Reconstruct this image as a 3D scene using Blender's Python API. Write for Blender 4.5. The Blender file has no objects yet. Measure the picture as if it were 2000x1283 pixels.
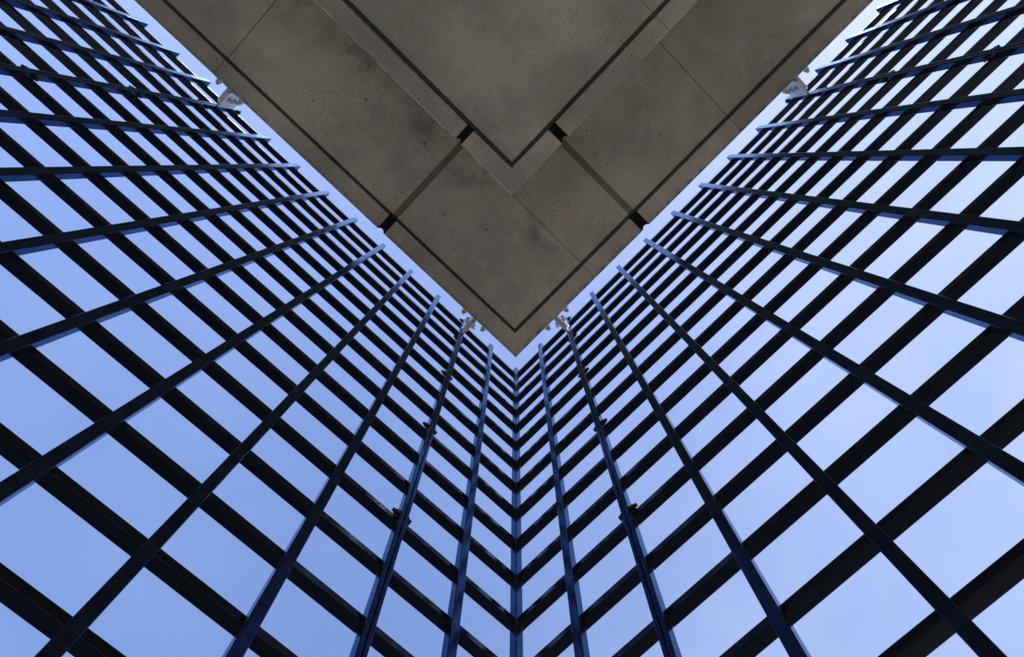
import bpy, bmesh, math, random
from mathutils import Matrix, Vector

random.seed(4)
SC = 0.5            # metres per lattice bay: everything below is measured in bays
GZ = -3.2           # ground level, in bays below the lens
S = bpy.context.scene

# ------------------------------------------------------------------ camera
cam = bpy.data.cameras.new('camera')
cam.sensor_width = 36.0
cam.lens = 36.0 * 1409.62 / 2000.0
cam.shift_x = -18.3 / 2000.0
cam.shift_y = 2.7 / 2000.0
cam.clip_start = 0.05
cam.clip_end = 5000
cam_o = bpy.data.objects.new('camera', cam)
S.collection.objects.link(cam_o)
q = 1 / math.sqrt(2)
# photo axes (right, up, forward) in a frame of x right, y towards the corner, z up ...
RR = [(0.99987233, 0.01408524, -0.00754487), (0.01543745, -0.97338842, 0.22864091), (0.00412363, 0.22872819, 0.97348159)]
def to_walls(v):    # ... turned so that X runs along the left screen and Y along the right one
    return Vector((-q * v[0] - q * v[1], q * v[0] - q * v[1], v[2]))
rx, up, fw = [to_walls(v) for v in RR]
M = Matrix((rx, up, -fw)).transposed().to_4x4()
M.translation = Vector((3.930883 * SC, 4.049235 * SC, -GZ * SC))
cam_o.matrix_world = M
S.camera = cam_o

# ------------------------------------------------------------------ light
SUN_EL, SUN_AZ = math.radians(58), math.radians(33)       # azimuth from +Y towards +X
to_sun = Vector((math.sin(SUN_AZ) * math.cos(SUN_EL), math.cos(SUN_AZ) * math.cos(SUN_EL), math.sin(SUN_EL)))
w = bpy.data.worlds.new('World')
S.world = w
w.use_nodes = True
nt = w.node_tree
for n in list(nt.nodes):
    nt.nodes.remove(n)
def N(tree, kind, **kw):
    n = tree.nodes.new(kind)
    for k, v in kw.items():
        setattr(n, k, v)
    return n
def mixc(tree, a, b, fac, blend='MIX'):
    m = N(tree, 'ShaderNodeMix', data_type='RGBA', blend_type=blend)
    for sock, val in ((m.inputs[0], fac), (m.inputs[6], a), (m.inputs[7], b)):
        if hasattr(val, 'is_output'):
            tree.links.new(val, sock)
        else:
            sock.default_value = val
    return m.outputs[2]
sky = N(nt, 'ShaderNodeTexSky', sky_type='NISHITA')
sky.sun_disc = False
sky.sun_elevation = SUN_EL
sky.sun_rotation = SUN_AZ
sky.air_density = 1.0
sky.dust_density = 1.2
sky.ozone_density = 1.0
tc = N(nt, 'ShaderNodeTexCoord')
mp = N(nt, 'ShaderNodeMapping')
mp.inputs['Scale'].default_value = (1.2, 1.2, 2.4)
nt.links.new(tc.outputs['Generated'], mp.inputs[0])
cn = N(nt, 'ShaderNodeTexNoise')
cn.inputs['Scale'].default_value = 2.3
cn.inputs['Detail'].default_value = 5
cn.inputs['Roughness'].default_value = .5
nt.links.new(mp.outputs[0], cn.inputs['Vector'])
cr = N(nt, 'ShaderNodeMapRange')
cr.inputs[1].default_value = .42
cr.inputs[2].default_value = .75
cr.inputs[3].default_value = 0.0
cr.inputs[4].default_value = .07
nt.links.new(cn.outputs[0], cr.inputs[0])
tint = mixc(nt, sky.outputs[0], (.93, .955, 1.13, 1), 1.0, 'MULTIPLY')
# high haze that thickens towards one side of the sky, broken up by the same noise
hz = N(nt, 'ShaderNodeVectorMath', operation='DOT_PRODUCT')
hz.inputs[1].default_value = (-.78, .62, 0)
nt.links.new(tc.outputs['Generated'], hz.inputs[0])
hr = N(nt, 'ShaderNodeMapRange', interpolation_type='SMOOTHSTEP')
for i_, v_ in ((1, -.15), (2, .75), (3, 0.0), (4, .42)):
    hr.inputs[i_].default_value = v_
nt.links.new(hz.outputs['Value'], hr.inputs[0])
cn2 = N(nt, 'ShaderNodeTexNoise')
cn2.inputs['Scale'].default_value = 3.1
cn2.inputs['Detail'].default_value = 6
cn2.inputs['Distortion'].default_value = .6
nt.links.new(mp.outputs[0], cn2.inputs['Vector'])
cr2 = N(nt, 'ShaderNodeMapRange')
for i_, v_ in ((1, .3), (2, .7), (3, .55), (4, 1.15)):
    cr2.inputs[i_].default_value = v_
nt.links.new(cn2.outputs[0], cr2.inputs[0])
mu = N(nt, 'ShaderNodeMath', operation='MULTIPLY')
nt.links.new(hr.outputs[0], mu.inputs[0])
nt.links.new(cr2.outputs[0], mu.inputs[1])
ad = N(nt, 'ShaderNodeMath', operation='ADD')
nt.links.new(mu.outputs[0], ad.inputs[0])
nt.links.new(cr.outputs[0], ad.inputs[1])
thin = mixc(nt, tint, (3.6, 4.0, 5.3, 1), ad.outputs[0])       # the thinnest veil of cirrus
bg = N(nt, 'ShaderNodeBackground')
bg.inputs['Strength'].default_value = .15
out = N(nt, 'ShaderNodeOutputWorld')
nt.links.new(thin, bg.inputs[0])
nt.links.new(bg.outputs[0], out.inputs[0])

sun = bpy.data.lights.new('sun', 'SUN')
sun.energy = 3.6
sun.angle = math.radians(.53)
sun.color = (1.0, .95, .87)
sun_o = bpy.data.objects.new('sun', sun)
S.collection.objects.link(sun_o)
sun_o.rotation_euler = to_sun.to_track_quat('Z', 'Y').to_euler()
sun_o.location = (0, 0, 40)

S.cycles.caustics_reflective = False
S.cycles.sample_clamp_indirect = 2.0
S.view_settings.view_transform = 'Standard'
S.view_settings.look = 'None'
S.view_settings.exposure = 0.8
S.view_settings.gamma = 1.0

# ------------------------------------------------------------------ helpers
COL = S.collection
def obj(name, bm, mat, parent=None, loc=None, smooth=False):
    if isinstance(bm, bmesh.types.BMesh):
        me = bpy.data.meshes.new(name)
        bmesh.ops.recalc_face_normals(bm, faces=bm.faces)
        bm.to_mesh(me)
        bm.free()
        me.materials.append(mat)
        if smooth:
            for p in me.polygons:
                p.use_smooth = True
    else:
        me = bm
    o = bpy.data.objects.new(name, me)
    COL.objects.link(o)
    if loc is not None:
        o.location = Vector(loc) * SC
    if parent:
        o.parent = parent
        o.location = o.location - base_of(parent)
    return o
def base_of(o):                     # all parents are only translated
    b = o.location.copy()
    while o.parent:
        o = o.parent
        b += o.location
    return b
def empty(name, loc, parent=None):
    o = bpy.data.objects.new(name, None)
    COL.objects.link(o)
    o.location = Vector(loc) * SC
    o.empty_display_size = .2
    if parent:
        o.parent = parent
        o.location = o.location - base_of(parent)
    return o
def tag(o, label, cat, group=None, kind=None):
    o['label'] = label
    o['category'] = cat
    if group:
        o['group'] = group
    if kind:
        o['kind'] = kind
    return o
def prism(bm, poly, z0, z1, bevel=0.0):
    """plan polygon (bays) pulled up from z0 to z1"""
    lo = [bm.verts.new((x * SC, y * SC, (z0 - GZ) * SC)) for x, y in poly]
    hi = [bm.verts.new((x * SC, y * SC, (z1 - GZ) * SC)) for x, y in poly]
    fs = [bm.faces.new(lo[::-1]), bm.faces.new(hi)]
    n = len(poly)
    for i in range(n):
        fs.append(bm.faces.new((lo[i], lo[(i + 1) % n], hi[(i + 1) % n], hi[i])))
    if bevel:
        es = {e for f in fs for e in f.edges}
        bmesh.ops.bevel(bm, geom=list(es), offset=bevel * SC, segments=2, profile=.5, affect='EDGES')
    return bm
def rect(x0, y0, x1, y1):
    return [(x0, y0), (x1, y0), (x1, y1), (x0, y1)]
def profile(a, b, r, n=3):
    """rounded rectangle a x b about the origin"""
    pts = []
    for cx, cy, t0 in ((a / 2 - r, b / 2 - r, 0), (-a / 2 + r, b / 2 - r, 90), (-a / 2 + r, -b / 2 + r, 180), (a / 2 - r, -b / 2 + r, 270)):
        for i in range(n + 1):
            t = math.radians(t0 + 90 * i / n)
            pts.append((cx + r * math.cos(t), cy + r * math.sin(t)))
    return pts
def tube(a, b, r, length, axis):
    """closed rounded bar of section a x b along an axis, starting at the origin, bays"""
    bm = bmesh.new()
    ends = []
    for t in (0, length):
        ring = []
        for p, s in profile(a, b, r):
            co = {'Z': (p, s, t), 'X': (t, p, s), 'Y': (p, t, s)}[axis]
            ring.append(bm.verts.new(Vector(co) * SC))
        ends.append(ring)
    n = len(ends[0])
    bm.faces.new(ends[0][::-1])
    bm.faces.new(ends[1])
    for i in range(n):
        bm.faces.new((ends[0][i], ends[0][(i + 1) % n], ends[1][(i + 1) % n], ends[1][i]))
    return bm
def mesh_of(name, bm, mat):
    me = bpy.data.meshes.new(name)
    bmesh.ops.recalc_face_normals(bm, faces=bm.faces)
    bm.to_mesh(me)
    bm.free()
    me.materials.append(mat)
    return me
def cyl(bm, c, axis, r, h, n=6, rot=0.0):
    """n-gon cylinder from point c along unit axis, bays"""
    ax = Vector(axis).normalized()
    s = ax.orthogonal().normalized()
    t = ax.cross(s)
    rings = []
    for k in (0, h):
        rings.append([bm.verts.new((Vector(c) + ax * k + (s * math.cos(rot + 2 * math.pi * i / n) + t * math.sin(rot + 2 * math.pi * i / n)) * r) * SC) for i in range(n)])
    bm.faces.new(rings[0][::-1])
    bm.faces.new(rings[1])
    for i in range(n):
        bm.faces.new((rings[0][i], rings[0][(i + 1) % n], rings[1][(i + 1) % n], rings[1][i]))
    return bm

# ------------------------------------------------------------------ materials
def mat(name):
    m = bpy.data.materials.new(name)
    m.use_nodes = True
    return m, m.node_tree, m.node_tree.nodes['Principled BSDF']
def pos(t):
    return N(t, 'ShaderNodeNewGeometry').outputs['Position']
def noise(t, scale, detail=6, rough=.55, vec=None, dist=0.0):
    n = N(t, 'ShaderNodeTexNoise')
    n.inputs['Scale'].default_value = scale
    n.inputs['Detail'].default_value = detail
    n.inputs['Roughness'].default_value = rough
    n.inputs['Distortion'].default_value = dist
    t.links.new(vec if vec is not None else pos(t), n.inputs['Vector'])
    return n.outputs['Fac']
def ramp(t, v, a, b, lo=0.0, hi=1.0):
    r = N(t, 'ShaderNodeMapRange')
    r.interpolation_type = 'SMOOTHSTEP'
    for i, x in zip((1, 2, 3, 4), (a, b, lo, hi)):
        r.inputs[i].default_value = x
    t.links.new(v, r.inputs[0])
    return r.outputs[0]
def math_(t, op, a, b):
    m = N(t, 'ShaderNodeMath', operation=op)
    for s, v in ((m.inputs[0], a), (m.inputs[1], b)):
        if hasattr(v, 'is_output'):
            t.links.new(v, s)
        else:
            s.default_value = v
    return m.outputs[0]
def bump(t, b, h, strength, dist):
    n = N(t, 'ShaderNodeBump')
    n.inputs['Strength'].default_value = strength
    n.inputs['Distance'].default_value = dist
    t.links.new(h, n.inputs['Height'])
    t.links.new(n.outputs[0], b.inputs['Normal'])

def concrete(name, base=(.428, .405, .342), stains=False, speck=1.0, rim=False):
    m, t, b = mat(name)
    p = pos(t)
    big = noise(t, .9, 5, .6, p)
    mid = noise(t, 3.3, 6, .6, p, .4)
    green = noise(t, 1.7, 4, .5, p)
    c = mixc(t, (base[0] * .74, base[1] * .74, base[2] * .74, 1), (base[0] * 1.18, base[1] * 1.16, base[2] * 1.14, 1), ramp(t, big, .34, .66))
    c = mixc(t, c, (base[0] * .80, base[1] * .84, base[2] * .72, 1), math_(t, 'MULTIPLY', ramp(t, green, .48, .72), .7))
    c = mixc(t, c, (base[0] * 1.12, base[1] * .98, base[2] * .93, 1), math_(t, 'MULTIPLY', ramp(t, mid, .5, .72), .55))
    info = N(t, 'ShaderNodeObjectInfo')
    hsv = N(t, 'ShaderNodeHueSaturation')
    t.links.new(ramp(t, info.outputs['Random'], 0, 1, .955, 1.045), hsv.inputs['Value'])
    t.links.new(c, hsv.inputs['Color'])
    c = hsv.outputs[0]
    # pinholes: dark specks that crowd together in patches
    v = N(t, 'ShaderNodeTexVoronoi')
    v.inputs['Scale'].default_value = 34
    v.inputs['Randomness'].default_value = 1
    t.links.new(p, v.inputs['Vector'])
    warp = noise(t, 60, 2, .5, p)
    hole = ramp(t, math_(t, 'ADD', v.outputs['Distance'], math_(t, 'MULTIPLY', warp, .35)), .30, .42, 1, 0)
    patch = ramp(t, noise(t, 1.15, 4, .6, p), .40, .62, .12, .80 * speck)
    c = mixc(t, c, (.075, .07, .06, 1), math_(t, 'MULTIPLY', hole, patch))
    fine = noise(t, 46, 3, .75, p)
    c = mixc(t, c, (.10, .092, .08, 1), math_(t, 'MULTIPLY', ramp(t, fine, .54, .66), ramp(t, noise(t, .8, 4, .6, p), .38, .64, .08, .72 * speck)))
    # faint parallel drag marks of the formwork and paler laitance
    dm = N(t, 'ShaderNodeMapping')
    dm.inputs['Scale'].default_value = (1.1, 14, 1)
    t.links.new(p, dm.inputs[0])
    drag = noise(t, 2.0, 5, .7, dm.outputs[0])
    c = mixc(t, c, (base[0] * 1.3, base[1] * 1.28, base[2] * 1.22, 1), ramp(t, drag, .52, .8, 0, .35))
    c = mixc(t, c, (base[0] * .55, base[1] * .55, base[2] * .5, 1), ramp(t, noise(t, 5.5, 8, .75, p, 1.2), .56, .78, 0, .55))
    # few rust freckles
    v2 = N(t, 'ShaderNodeTexVoronoi')
    v2.inputs['Scale'].default_value = 1.6
    t.links.new(p, v2.inputs['Vector'])
    c = mixc(t, c, (.10, .05, .025, 1), math_(t, 'MULTIPLY', ramp(t, v2.outputs['Distance'], .018, .034, 1, 0), .8))
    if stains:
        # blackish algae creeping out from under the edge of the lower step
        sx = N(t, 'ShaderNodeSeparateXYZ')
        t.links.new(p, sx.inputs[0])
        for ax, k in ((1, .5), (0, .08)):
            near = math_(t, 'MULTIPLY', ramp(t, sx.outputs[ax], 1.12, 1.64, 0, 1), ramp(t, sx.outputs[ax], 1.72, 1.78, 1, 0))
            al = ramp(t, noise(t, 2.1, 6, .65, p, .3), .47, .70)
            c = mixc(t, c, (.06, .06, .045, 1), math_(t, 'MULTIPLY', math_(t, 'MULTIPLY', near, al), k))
    if rim:
        # weather-stained drip edge
        sx = N(t, 'ShaderNodeSeparateXYZ')
        t.links.new(p, sx.inputs[0])
        for ax in (0, 1):
            near = ramp(t, sx.outputs[ax], .262, .335, 1, 0)
            st = ramp(t, noise(t, 7.5, 7, .7, p, .5), .40, .66)
            c = mixc(t, c, (.085, .062, .040, 1), math_(t, 'MULTIPLY', math_(t, 'MULTIPLY', near, st), .75))
    t.links.new(c, b.inputs['Base Color'])
    b.inputs['Roughness'].default_value = .86
    b.inputs['Specular IOR Level'].default_value = .25
    h = math_(t, 'SUBTRACT', math_(t, 'ADD', math_(t, 'MULTIPLY', fine, .5), mid), math_(t, 'MULTIPLY', hole, .6))
    bump(t, b, h, .35, .004)
    return m
M_CONC = concrete('weathered_concrete', stains=True)
M_NIB = concrete('edge_concrete', (.42, .398, .338), speck=.9, rim=True)
M_JOINT = concrete('mortar_concrete', (.215, .20, .155), speck=.6)
M_CORE = concrete('recess_concrete', (.20, .175, .14), speck=.6)

def paint(name, base, rough, spec, tint=None, metallic=0.0, dust=0.0):
    m, t, b = mat(name)
    n = noise(t, 14, 5, .6)
    c = mixc(t, (*[x * .8 for x in base], 1), (*[min(1, x * 1.25) for x in base], 1), ramp(t, n, .35, .65))
    t.links.new(c, b.inputs['Base Color'])
    st = N(t, 'ShaderNodeMapping')
    st.inputs['Scale'].default_value = (30, 30, 2)
    t.links.new(pos(t), st.inputs[0])
    sn = noise(t, 1.5, 4, .6, st.outputs[0])
    t.links.new(ramp(t, sn, .3, .7, rough * .75, rough * 1.3), b.inputs['Roughness'])
    b.inputs['Specular IOR Level'].default_value = spec
    b.inputs['Metallic'].default_value = metallic
    if tint:
        b.inputs['Specular Tint'].default_value = (*tint, 1)
    # a film of dust over the gloss
    d = N(t, 'ShaderNodeBsdfDiffuse')
    d.inputs['Color'].default_value = (.26, .22, .19, 1)
    mx = N(t, 'ShaderNodeMixShader')
    t.links.new(ramp(t, noise(t, 9, 6, .65), .3, .7, dust * .4, dust * 1.6), mx.inputs[0])
    t.links.new(b.outputs[0], mx.inputs[1])
    t.links.new(d.outputs[0], mx.inputs[2])
    t.links.new(mx.outputs[0], t.nodes['Material Output'].inputs[0])
    return m
M_POST = paint('navy_gloss_paint', (.010, .023, .070), .17, .5, (.62, .79, 1), 1.0, .035)
M_BAR = paint('black_brown_gloss_paint', (.004, .0045, .008), .17, .45, (.6, .78, 1), .4, .008)

def metal(name, col, rough, metallic=.85):
    m, t, b = mat(name)
    n = noise(t, 45, 5, .65)
    c = mixc(t, (*[x * .7 for x in col], 1), (*col, 1), ramp(t, n, .35, .65))
    t.links.new(c, b.inputs['Base Color'])
    b.inputs['Metallic'].default_value = metallic
    t.links.new(ramp(t, n, .3, .7, rough * .8, rough * 1.3), b.inputs['Roughness'])
    bump(t, b, n, .12, .002)
    return m
M_GALV = metal('galvanised_steel', (.86, .86, .87), .45, .6)
M_BOLT = metal('bolt_steel', (.66, .64, .62), .36, .8)
M_DARKBOLT = metal('black_bolt_steel', (.008, .008, .010), .6, .3)
def plain(name, col, rough, spec=.5):
    m, t, b = mat(name)
    n = noise(t, 30, 4)
    c = mixc(t, (*[x * .75 for x in col], 1), (*[x * 1.15 for x in col], 1), n)
    t.links.new(c, b.inputs['Base Color'])
    b.inputs['Roughness'].default_value = rough
    b.inputs['Specular IOR Level'].default_value = spec
    return m
M_RUBBER = plain('black_rubber', (.006, .006, .007), .6, .12)
M_LIGHTLINE = plain('painted_light_line', (.80, .77, .70), .7)  # pale colour painting in a thin line of light
M_TIE = plain('rusty_tie_end', (.045, .028, .016), .8)
M_PLUG = plain('grey_plug', (.36, .34, .30), .8)

def paving():
    m, t, b = mat('stone_paving')
    br = N(t, 'ShaderNodeTexBrick')
    br.inputs['Scale'].default_value = 1.0
    br.inputs['Mortar Size'].default_value = .006
    br.inputs['Brick Width'].default_value = .6
    br.inputs['Row Height'].default_value = .6
    br.inputs['Color1'].default_value = (.275, .255, .22, 1)
    br.inputs['Color2'].default_value = (.25, .23, .20, 1)
    br.inputs['Mortar'].default_value = (.10, .09, .08, 1)
    t.links.new(pos(t), br.inputs['Vector'])
    c = mixc(t, br.outputs['Color'], (.20, .175, .15, 1), ramp(t, noise(t, .7, 6), .45, .75))
    t.links.new(c, b.inputs['Base Color'])
    b.inputs['Roughness'].default_value = .85
    bump(t, b, br.outputs['Fac'], .3, -.004)
    return m
M_GROUND = paving()

# ------------------------------------------------------------------ the setting
bm = bmesh.new()
g = 1500
bm.faces.new([bm.verts.new(v) for v in ((-g, -g, 0), (g, -g, 0), (g, g, 0), (-g, g, 0))])
gr = obj('ground', bm, M_GROUND)
gr['kind'] = 'structure'

# ------------------------------------------------------------------ the stepped concrete building
ZU, ZL, ZT = 17.85, 16.5, 19.5       # soffit of the upper slab, of the lower step, top of the slab
EX = 26.0
bld = tag(empty('concrete_building', (9.5, 9.5, GZ)), 'grey brown concrete building with a stepped slab corner jutting out overhead between dark lattice walls', 'building')
up_s = obj('upper_slab', prism(bmesh.new(), rect(.962, .962, EX, EX), ZU + .14, ZT), M_CORE, bld)
def part(name, parent, poly, z0, z1, m, bev=.012):
    return obj(name, prism(bmesh.new(), poly, z0, z1, bev), m, parent)
E0 = .51
for poly in (rect(1.054, 1.04, 5.042, 3.394), rect(1.054, 3.404, 3.92, 5.052),
             rect(5.195, 1.04, 10.335, 3.92), rect(10.348, 1.04, EX, 3.92),
             rect(1.054, 5.205, 3.92, 8.286), rect(1.054, 8.298, 3.92, EX)):
    part('soffit_panel', up_s, poly, ZU, ZU + .138, M_CONC)
NI = .953
for poly in ([(E0, E0 + .008), (5.018, E0 + .008), (5.018, NI), (NI, NI), (NI, 3.374), (E0, 3.374)],
             rect(E0, 3.382, NI, 5.0),
             rect(5.243, E0 + .008, 10.37, NI), rect(10.38, E0 + .008, EX, NI),
             rect(E0, 5.245, NI, 8.298), rect(E0, 8.306, NI, EX)):
    part('edge_beam', up_s, poly, ZU, ZT - .02, M_NIB)
for poly in (rect(5.046, 1.05, 5.191, 3.9), rect(1.064, 5.056, 3.9, 5.201)):
    part('joint_mortar', up_s, poly, ZU + .045, ZU + .137, M_JOINT, 0)
def filler(u0, u1, v0, v1, swap, z0, parent):
    """black rubber block in the notch; the outer end is scooped out"""
    poly = [(u0, v1), (u0, v0 + .012)]
    for i in range(9):
        t = i / 8
        poly.append((u0 + .035 + (u1 - u0 - .05) * t, v0 + .012 + .055 * math.sin(math.pi * t) ** .7))
    poly += [(u1, v0 + .004), (u1, v1)]
    if swap:
        poly = [(b, a) for a, b in poly]
    bm = prism(bmesh.new(), poly, z0 + .012, z0 + .30)
    return obj('joint_filler', bm, M_RUBBER, parent)
filler(5.021, 5.24, E0 + .002, .966, False, ZU, up_s)
filler(5.003, 5.242, E0 - .006, .966, True, ZU, up_s)
for x, y in ((3.27, 3.271), (3.177, 3.12), (3.06, 3.234)):
    bm = bmesh.new()
    cyl(bm, (x, y, ZU - GZ - .004), (0, 0, 1), .028, .05, 14)
    o = obj('anchor_plug', bm, M_PLUG, up_s)
for x, y in ((3.2, 5.72), (3.16, 3.67), (7.88, 3.2), (1.9, 6.9), (4.3, 1.9), (8.3, 1.7)):
    bm = bmesh.new()
    cyl(bm, (x, y, ZU - GZ - .003), (0, 0, 1), random.uniform(.018, .026), .04, 14)
    obj('tie_hole', bm, M_TIE, up_s)
lo_s = obj('lower_slab', prism(bmesh.new(), rect(3.872, 3.86, EX - .4, EX - .4), ZL + .13, ZU - .006), M_CORE, bld)
for poly in (rect(3.968, 3.96, EX - .4, 8.272), rect(3.968, 8.28, EX - .4, EX - .4)):
    part('soffit_panel', lo_s, poly, ZL, ZL + .128, M_NIB)
E1 = 3.447
for poly in ([(E1, E1), (5.033, E1), (5.033, 3.85), (3.868, 3.85), (3.868, 5.018), (E1, 5.018)],
             rect(5.218, E1, EX - .4, 3.85), rect(E1, 5.235, 3.868, 8.274), rect(E1, 8.282, 3.868, EX - .4)):
    part('edge_beam', lo_s, poly, ZL, ZU - .01, M_NIB)
filler(5.036, 5.215, E1 + .01, 3.87, False, ZL, lo_s)
filler(5.021, 5.232, E1 + .01, 3.88, True, ZL, lo_s)
u = E1 + .005  # broken pale strips stand in for the bright line of light along this edge
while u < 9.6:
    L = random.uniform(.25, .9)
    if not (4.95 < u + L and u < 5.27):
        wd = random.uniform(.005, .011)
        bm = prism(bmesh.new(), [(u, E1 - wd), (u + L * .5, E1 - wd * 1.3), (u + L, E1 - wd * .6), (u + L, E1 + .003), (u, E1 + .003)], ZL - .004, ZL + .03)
        obj('light_line_strip', bm, M_LIGHTLINE, lo_s)
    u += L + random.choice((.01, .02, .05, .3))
obj('core_wall', prism(bmesh.new(), rect(9.5, 9.5, EX - 1, EX - 1), GZ, ZL - .002), M_CONC, bld)

# ------------------------------------------------------------------ the lattice screen
OL, OR, SR = -.0726, -.0866, 1.0133   # where the uprights sit along each wall
PW, PD = .1215, .117                 # upright: width, depth
BH, BD = .104, .145                 # bar: height, depth
ZTOP = 19.494
DZ = 1.01264                        # rise from bar to bar
ZB = 19.449 - BH / 2           # middle of the topmost bar
NB = 22
PB = GZ + .05
PL = ZTOP - PB
GAP = .007
def pu(k): return OL + k
def pv(k): return OR + k * SR
ME_POST = mesh_of('upright', tube(PW, PD, .010, PL, 'Z'), M_POST)
ME_HALF_X = mesh_of('half_upright', tube(PW / 2 - GAP, PD, .008, PL, 'Z'), M_POST)
ME_HALF_Y = mesh_of('half_upright', tube(PD, PW / 2 - GAP, .008, PL, 'Z'), M_POST)
ME_POST_Y = mesh_of('upright', tube(PD, PW, .010, PL, 'Z'), M_POST)
ME_CORNER = mesh_of('corner_upright', tube(PD + .004, PD + .004, .010, PL, 'Z'), M_POST)
def upright(panel, side, at, half=0):
    """half: -1 keeps the half nearer the corner, +1 the farther half"""
    off = half * (PW / 4 + GAP / 2)
    nm = 'upright'
    if side == 'L':
        obj(nm, ME_HALF_X if half else ME_POST, None, panel, (at + off, -PD / 2, PB - GZ))
    else:
        obj(nm, ME_HALF_Y if half else ME_POST_Y, None, panel, (-PD / 2, at + off, PB - GZ))
def bars(panel, side, a, b):
    if side == 'L':
        me = mesh_of('horizontal_bar', tube(BD, BH, .006, b - a, 'X'), M_BAR)
    else:
        me = mesh_of('horizontal_bar', tube(BD, BH, .006, b - a, 'Y'), M_BAR)
    for j in range(NB):
        z = ZB - j * DZ - GZ
        c = -PD - .002 - BD / 2
        obj('horizontal_bar', me, None, panel, (a, c, z) if side == 'L' else (c, a, z))
def clip_mesh(side):
    bm = bmesh.new()
    ax = (1, 0, 0) if side == 'L' else (0, 1, 0)
    a = Vector(ax)
    # through bolt with washers, head and nut on either cheek of the doubled upright, tail poking out
    cyl(bm, -a * (PW / 2 + .018), ax, .050, .013, 16)
    cyl(bm, -a * (PW / 2 + .062), ax, .040, .045, 6)
    cyl(bm, -a * (PW / 2 + .002), ax, .026, PW + .004, 12)
    cyl(bm, a * (PW / 2 + .003), ax, .050, .013, 16)
    cyl(bm, a * (PW / 2 + .017), ax, .040, .048, 6, .4)
    cyl(bm, a * (PW / 2 + .064), ax, .026, .040, 12)
    return mesh_of('clip_bolt', bm, M_DARKBOLT)
ME_CLIP = {'L': clip_mesh('L'), 'R': clip_mesh('R')}
def clips(panel, side, at):
    for z in [ZB - .06] + [ZB - j * DZ for j in (2, 5, 8, 11, 14, 17, 20)]:
        c = -.052
        obj('clip_bolt', ME_CLIP[side], None, panel, (at, c, z - GZ) if side == 'L' else (c, at, z - GZ))

GRP = 'panels of the dark steel lattice screen'
def new_panel(x, y, label):
    return tag(empty('lattice_panel', (x, y, 0)), label, 'lattice screen', GRP)
corner = new_panel(0, 0, 'dark steel lattice corner panel folded in a V at the concrete slab tip')
obj('corner_upright', ME_CORNER, None, corner, (-PD / 2, -PD / 2, PB - GZ))
upright(corner, 'L', pu(1))
upright(corner, 'R', pv(1))
upright(corner, 'L', pu(2), -1)
upright(corner, 'R', pv(2), -1)
bars(corner, 'L', -PD - .002 - BD, pu(2) - GAP / 2)
bars(corner, 'R', -PD - .001, pv(2) - GAP / 2)
labels = {('L', 2): 'big dark lattice panel filling the left wall between the two steel brackets there',
          ('L', 10): 'farther lattice panel beyond the outer left bracket, at the top left of the picture',
          ('R', 2): 'big dark lattice panel filling the right wall between the two steel brackets there',
          ('R', 10): 'farther lattice panel beyond the outer right bracket, at the top right of the picture'}
for side in 'LR':
    f = pu if side == 'L' else pv
    for k0, k1 in ((2, 10), (10, 18)):
        a, b = f(k0), f(k1)
        mid = (a + b) / 2
        p = new_panel(mid if side == 'L' else 0, 0 if side == 'L' else mid, labels[side, k0])
        upright(p, side, a, 1)
        for k in range(k0 + 1, k1):
            upright(p, side, f(k))
        upright(p, side, b, -1)
        bars(p, side, a + GAP / 2, b - GAP / 2)
        clips(p, side, a)

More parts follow.
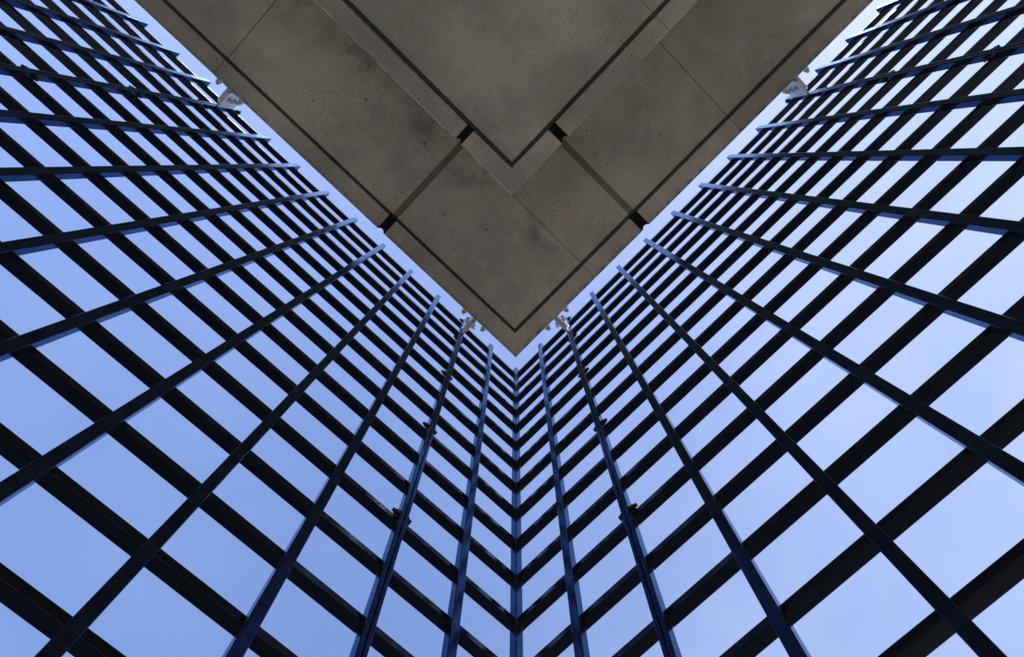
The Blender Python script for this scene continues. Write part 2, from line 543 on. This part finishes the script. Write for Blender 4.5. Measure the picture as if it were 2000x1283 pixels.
# ------------------------------------------------------------------ brackets that tie the screen to the slab
def rounded_plate(bm, sgn_u, t, pts, u0):
    """plate in the v-z plane, thickness t, from u0"""
    a = [bm.verts.new(Vector((u0, v, z)) * SC) for v, z in pts]
    b = [bm.verts.new(Vector((u0 + t, v, z)) * SC) for v, z in pts]
    bm.faces.new(a)
    bm.faces.new(b[::-1])
    n = len(pts)
    for i in range(n):
        bm.faces.new((a[i], b[i], b[(i + 1) % n], a[(i + 1) % n]))
def bracket(side, at, label):
    """built in local axes: x along the wall away from the corner, y from screen to slab, z up from the plate's foot"""
    FACE = E0 + .008 if side == 'L' else E0
    z0 = 17.98 - GZ
    r = tag(empty('wall_bracket', (at, 0, z0) if side == 'L' else (0, at, z0)), label, 'bracket', 'galvanised brackets between slab and lattice')
    def add(name, bm, m, parent=None):
        if side == 'R':                       # mirror image about the corner's diagonal
            for v in bm.verts:
                v.co.x, v.co.y = v.co.y, v.co.x
        me = mesh_of(name, bm, m)
        o = bpy.data.objects.new(name, me)
        COL.objects.link(o)
        o.parent = parent or r
        return o
    bm = bmesh.new()
    prism_local(bm, -.46, FACE - .035, .46, FACE - .001, .02, .42, .008)
    add('wall_plate', bm, M_GALV)
    # plate welded to the upright, on the corner side
    bm = bmesh.new()
    rounded_plate(bm, 1, .062, [(.002, 0), (.40, .0), (.44, .04), (.44, .93), (.40, .97), (.002, .97)], -.064)
    add('post_plate', bm, M_GALV)
    # cleat coming off the wall plate, lapped on the far side, round-cornered towards the screen
    bm = bmesh.new()
    pts = [(FACE - .036, .02)] + [(.08 + .09 * (1 - math.sin(a)), .02 + .09 * (1 - math.cos(a))) for a in [i * math.pi / 10 for i in range(6)]] + [(.08, .72), (.15, .80), (FACE - .036, .80)]
    rounded_plate(bm, 1, .060, pts, .006)
    add('slab_cleat', bm, M_GALV)
    for z in (.26, .60):
        bm = bmesh.new()
        cyl(bm, (-.068, .24, z), (-1, 0, 0), .068, .014, 18)
        cyl(bm, (-.082, .24, z), (-1, 0, 0), .052, .055, 6)
        cyl(bm, (-.137, .24, z), (-1, 0, 0), .030, .05, 12)
        cyl(bm, (-.07, .24, z), (1, 0, 0), .030, .14, 12)
        cyl(bm, (.068, .24, z), (1, 0, 0), .068, .014, 18)
        cyl(bm, (.082, .24, z), (1, 0, 0), .052, .045, 6)
        add('lap_bolt', bm, M_BOLT)
    for x in (-.335, .335):
        bm = bmesh.new()
        y = FACE - .036
        cyl(bm, (x, y, .13), (0, -1, 0), .088, .016, 20)
        cyl(bm, (x, y - .016, .13), (0, -1, 0), .072, .065, 6, .3)
        cyl(bm, (x, y - .081, .13), (0, -1, 0), .042, .050, 14)
        add('anchor_bolt', bm, M_BOLT)
    return r
def prism_local(bm, x0, y0, x1, y1, z0, z1, bev):
    vs = [bm.verts.new(Vector((x, y, z)) * SC) for z in (z0, z1) for x, y in ((x0, y0), (x1, y0), (x1, y1), (x0, y1))]
    fs = [bm.faces.new([vs[i] for i in f]) for f in ((3, 2, 1, 0), (4, 5, 6, 7), (0, 1, 5, 4), (1, 2, 6, 5), (2, 3, 7, 6), (3, 0, 4, 7))]
    bmesh.ops.bevel(bm, geom=list({e for f in fs for e in f.edges}), offset=bev * SC, segments=1, affect='EDGES')
bracket('L', pu(2), 'steel bracket on the left wall just beside the slab tip, mostly in shade')
bracket('R', pv(2), 'brightly sunlit steel bracket on the right wall just beside the slab tip')
bracket('L', pu(10), 'steel bracket far up the left wall, high at the left edge of the slab')
bracket('R', pv(10), 'steel bracket far up the right wall, high at the right edge of the slab')
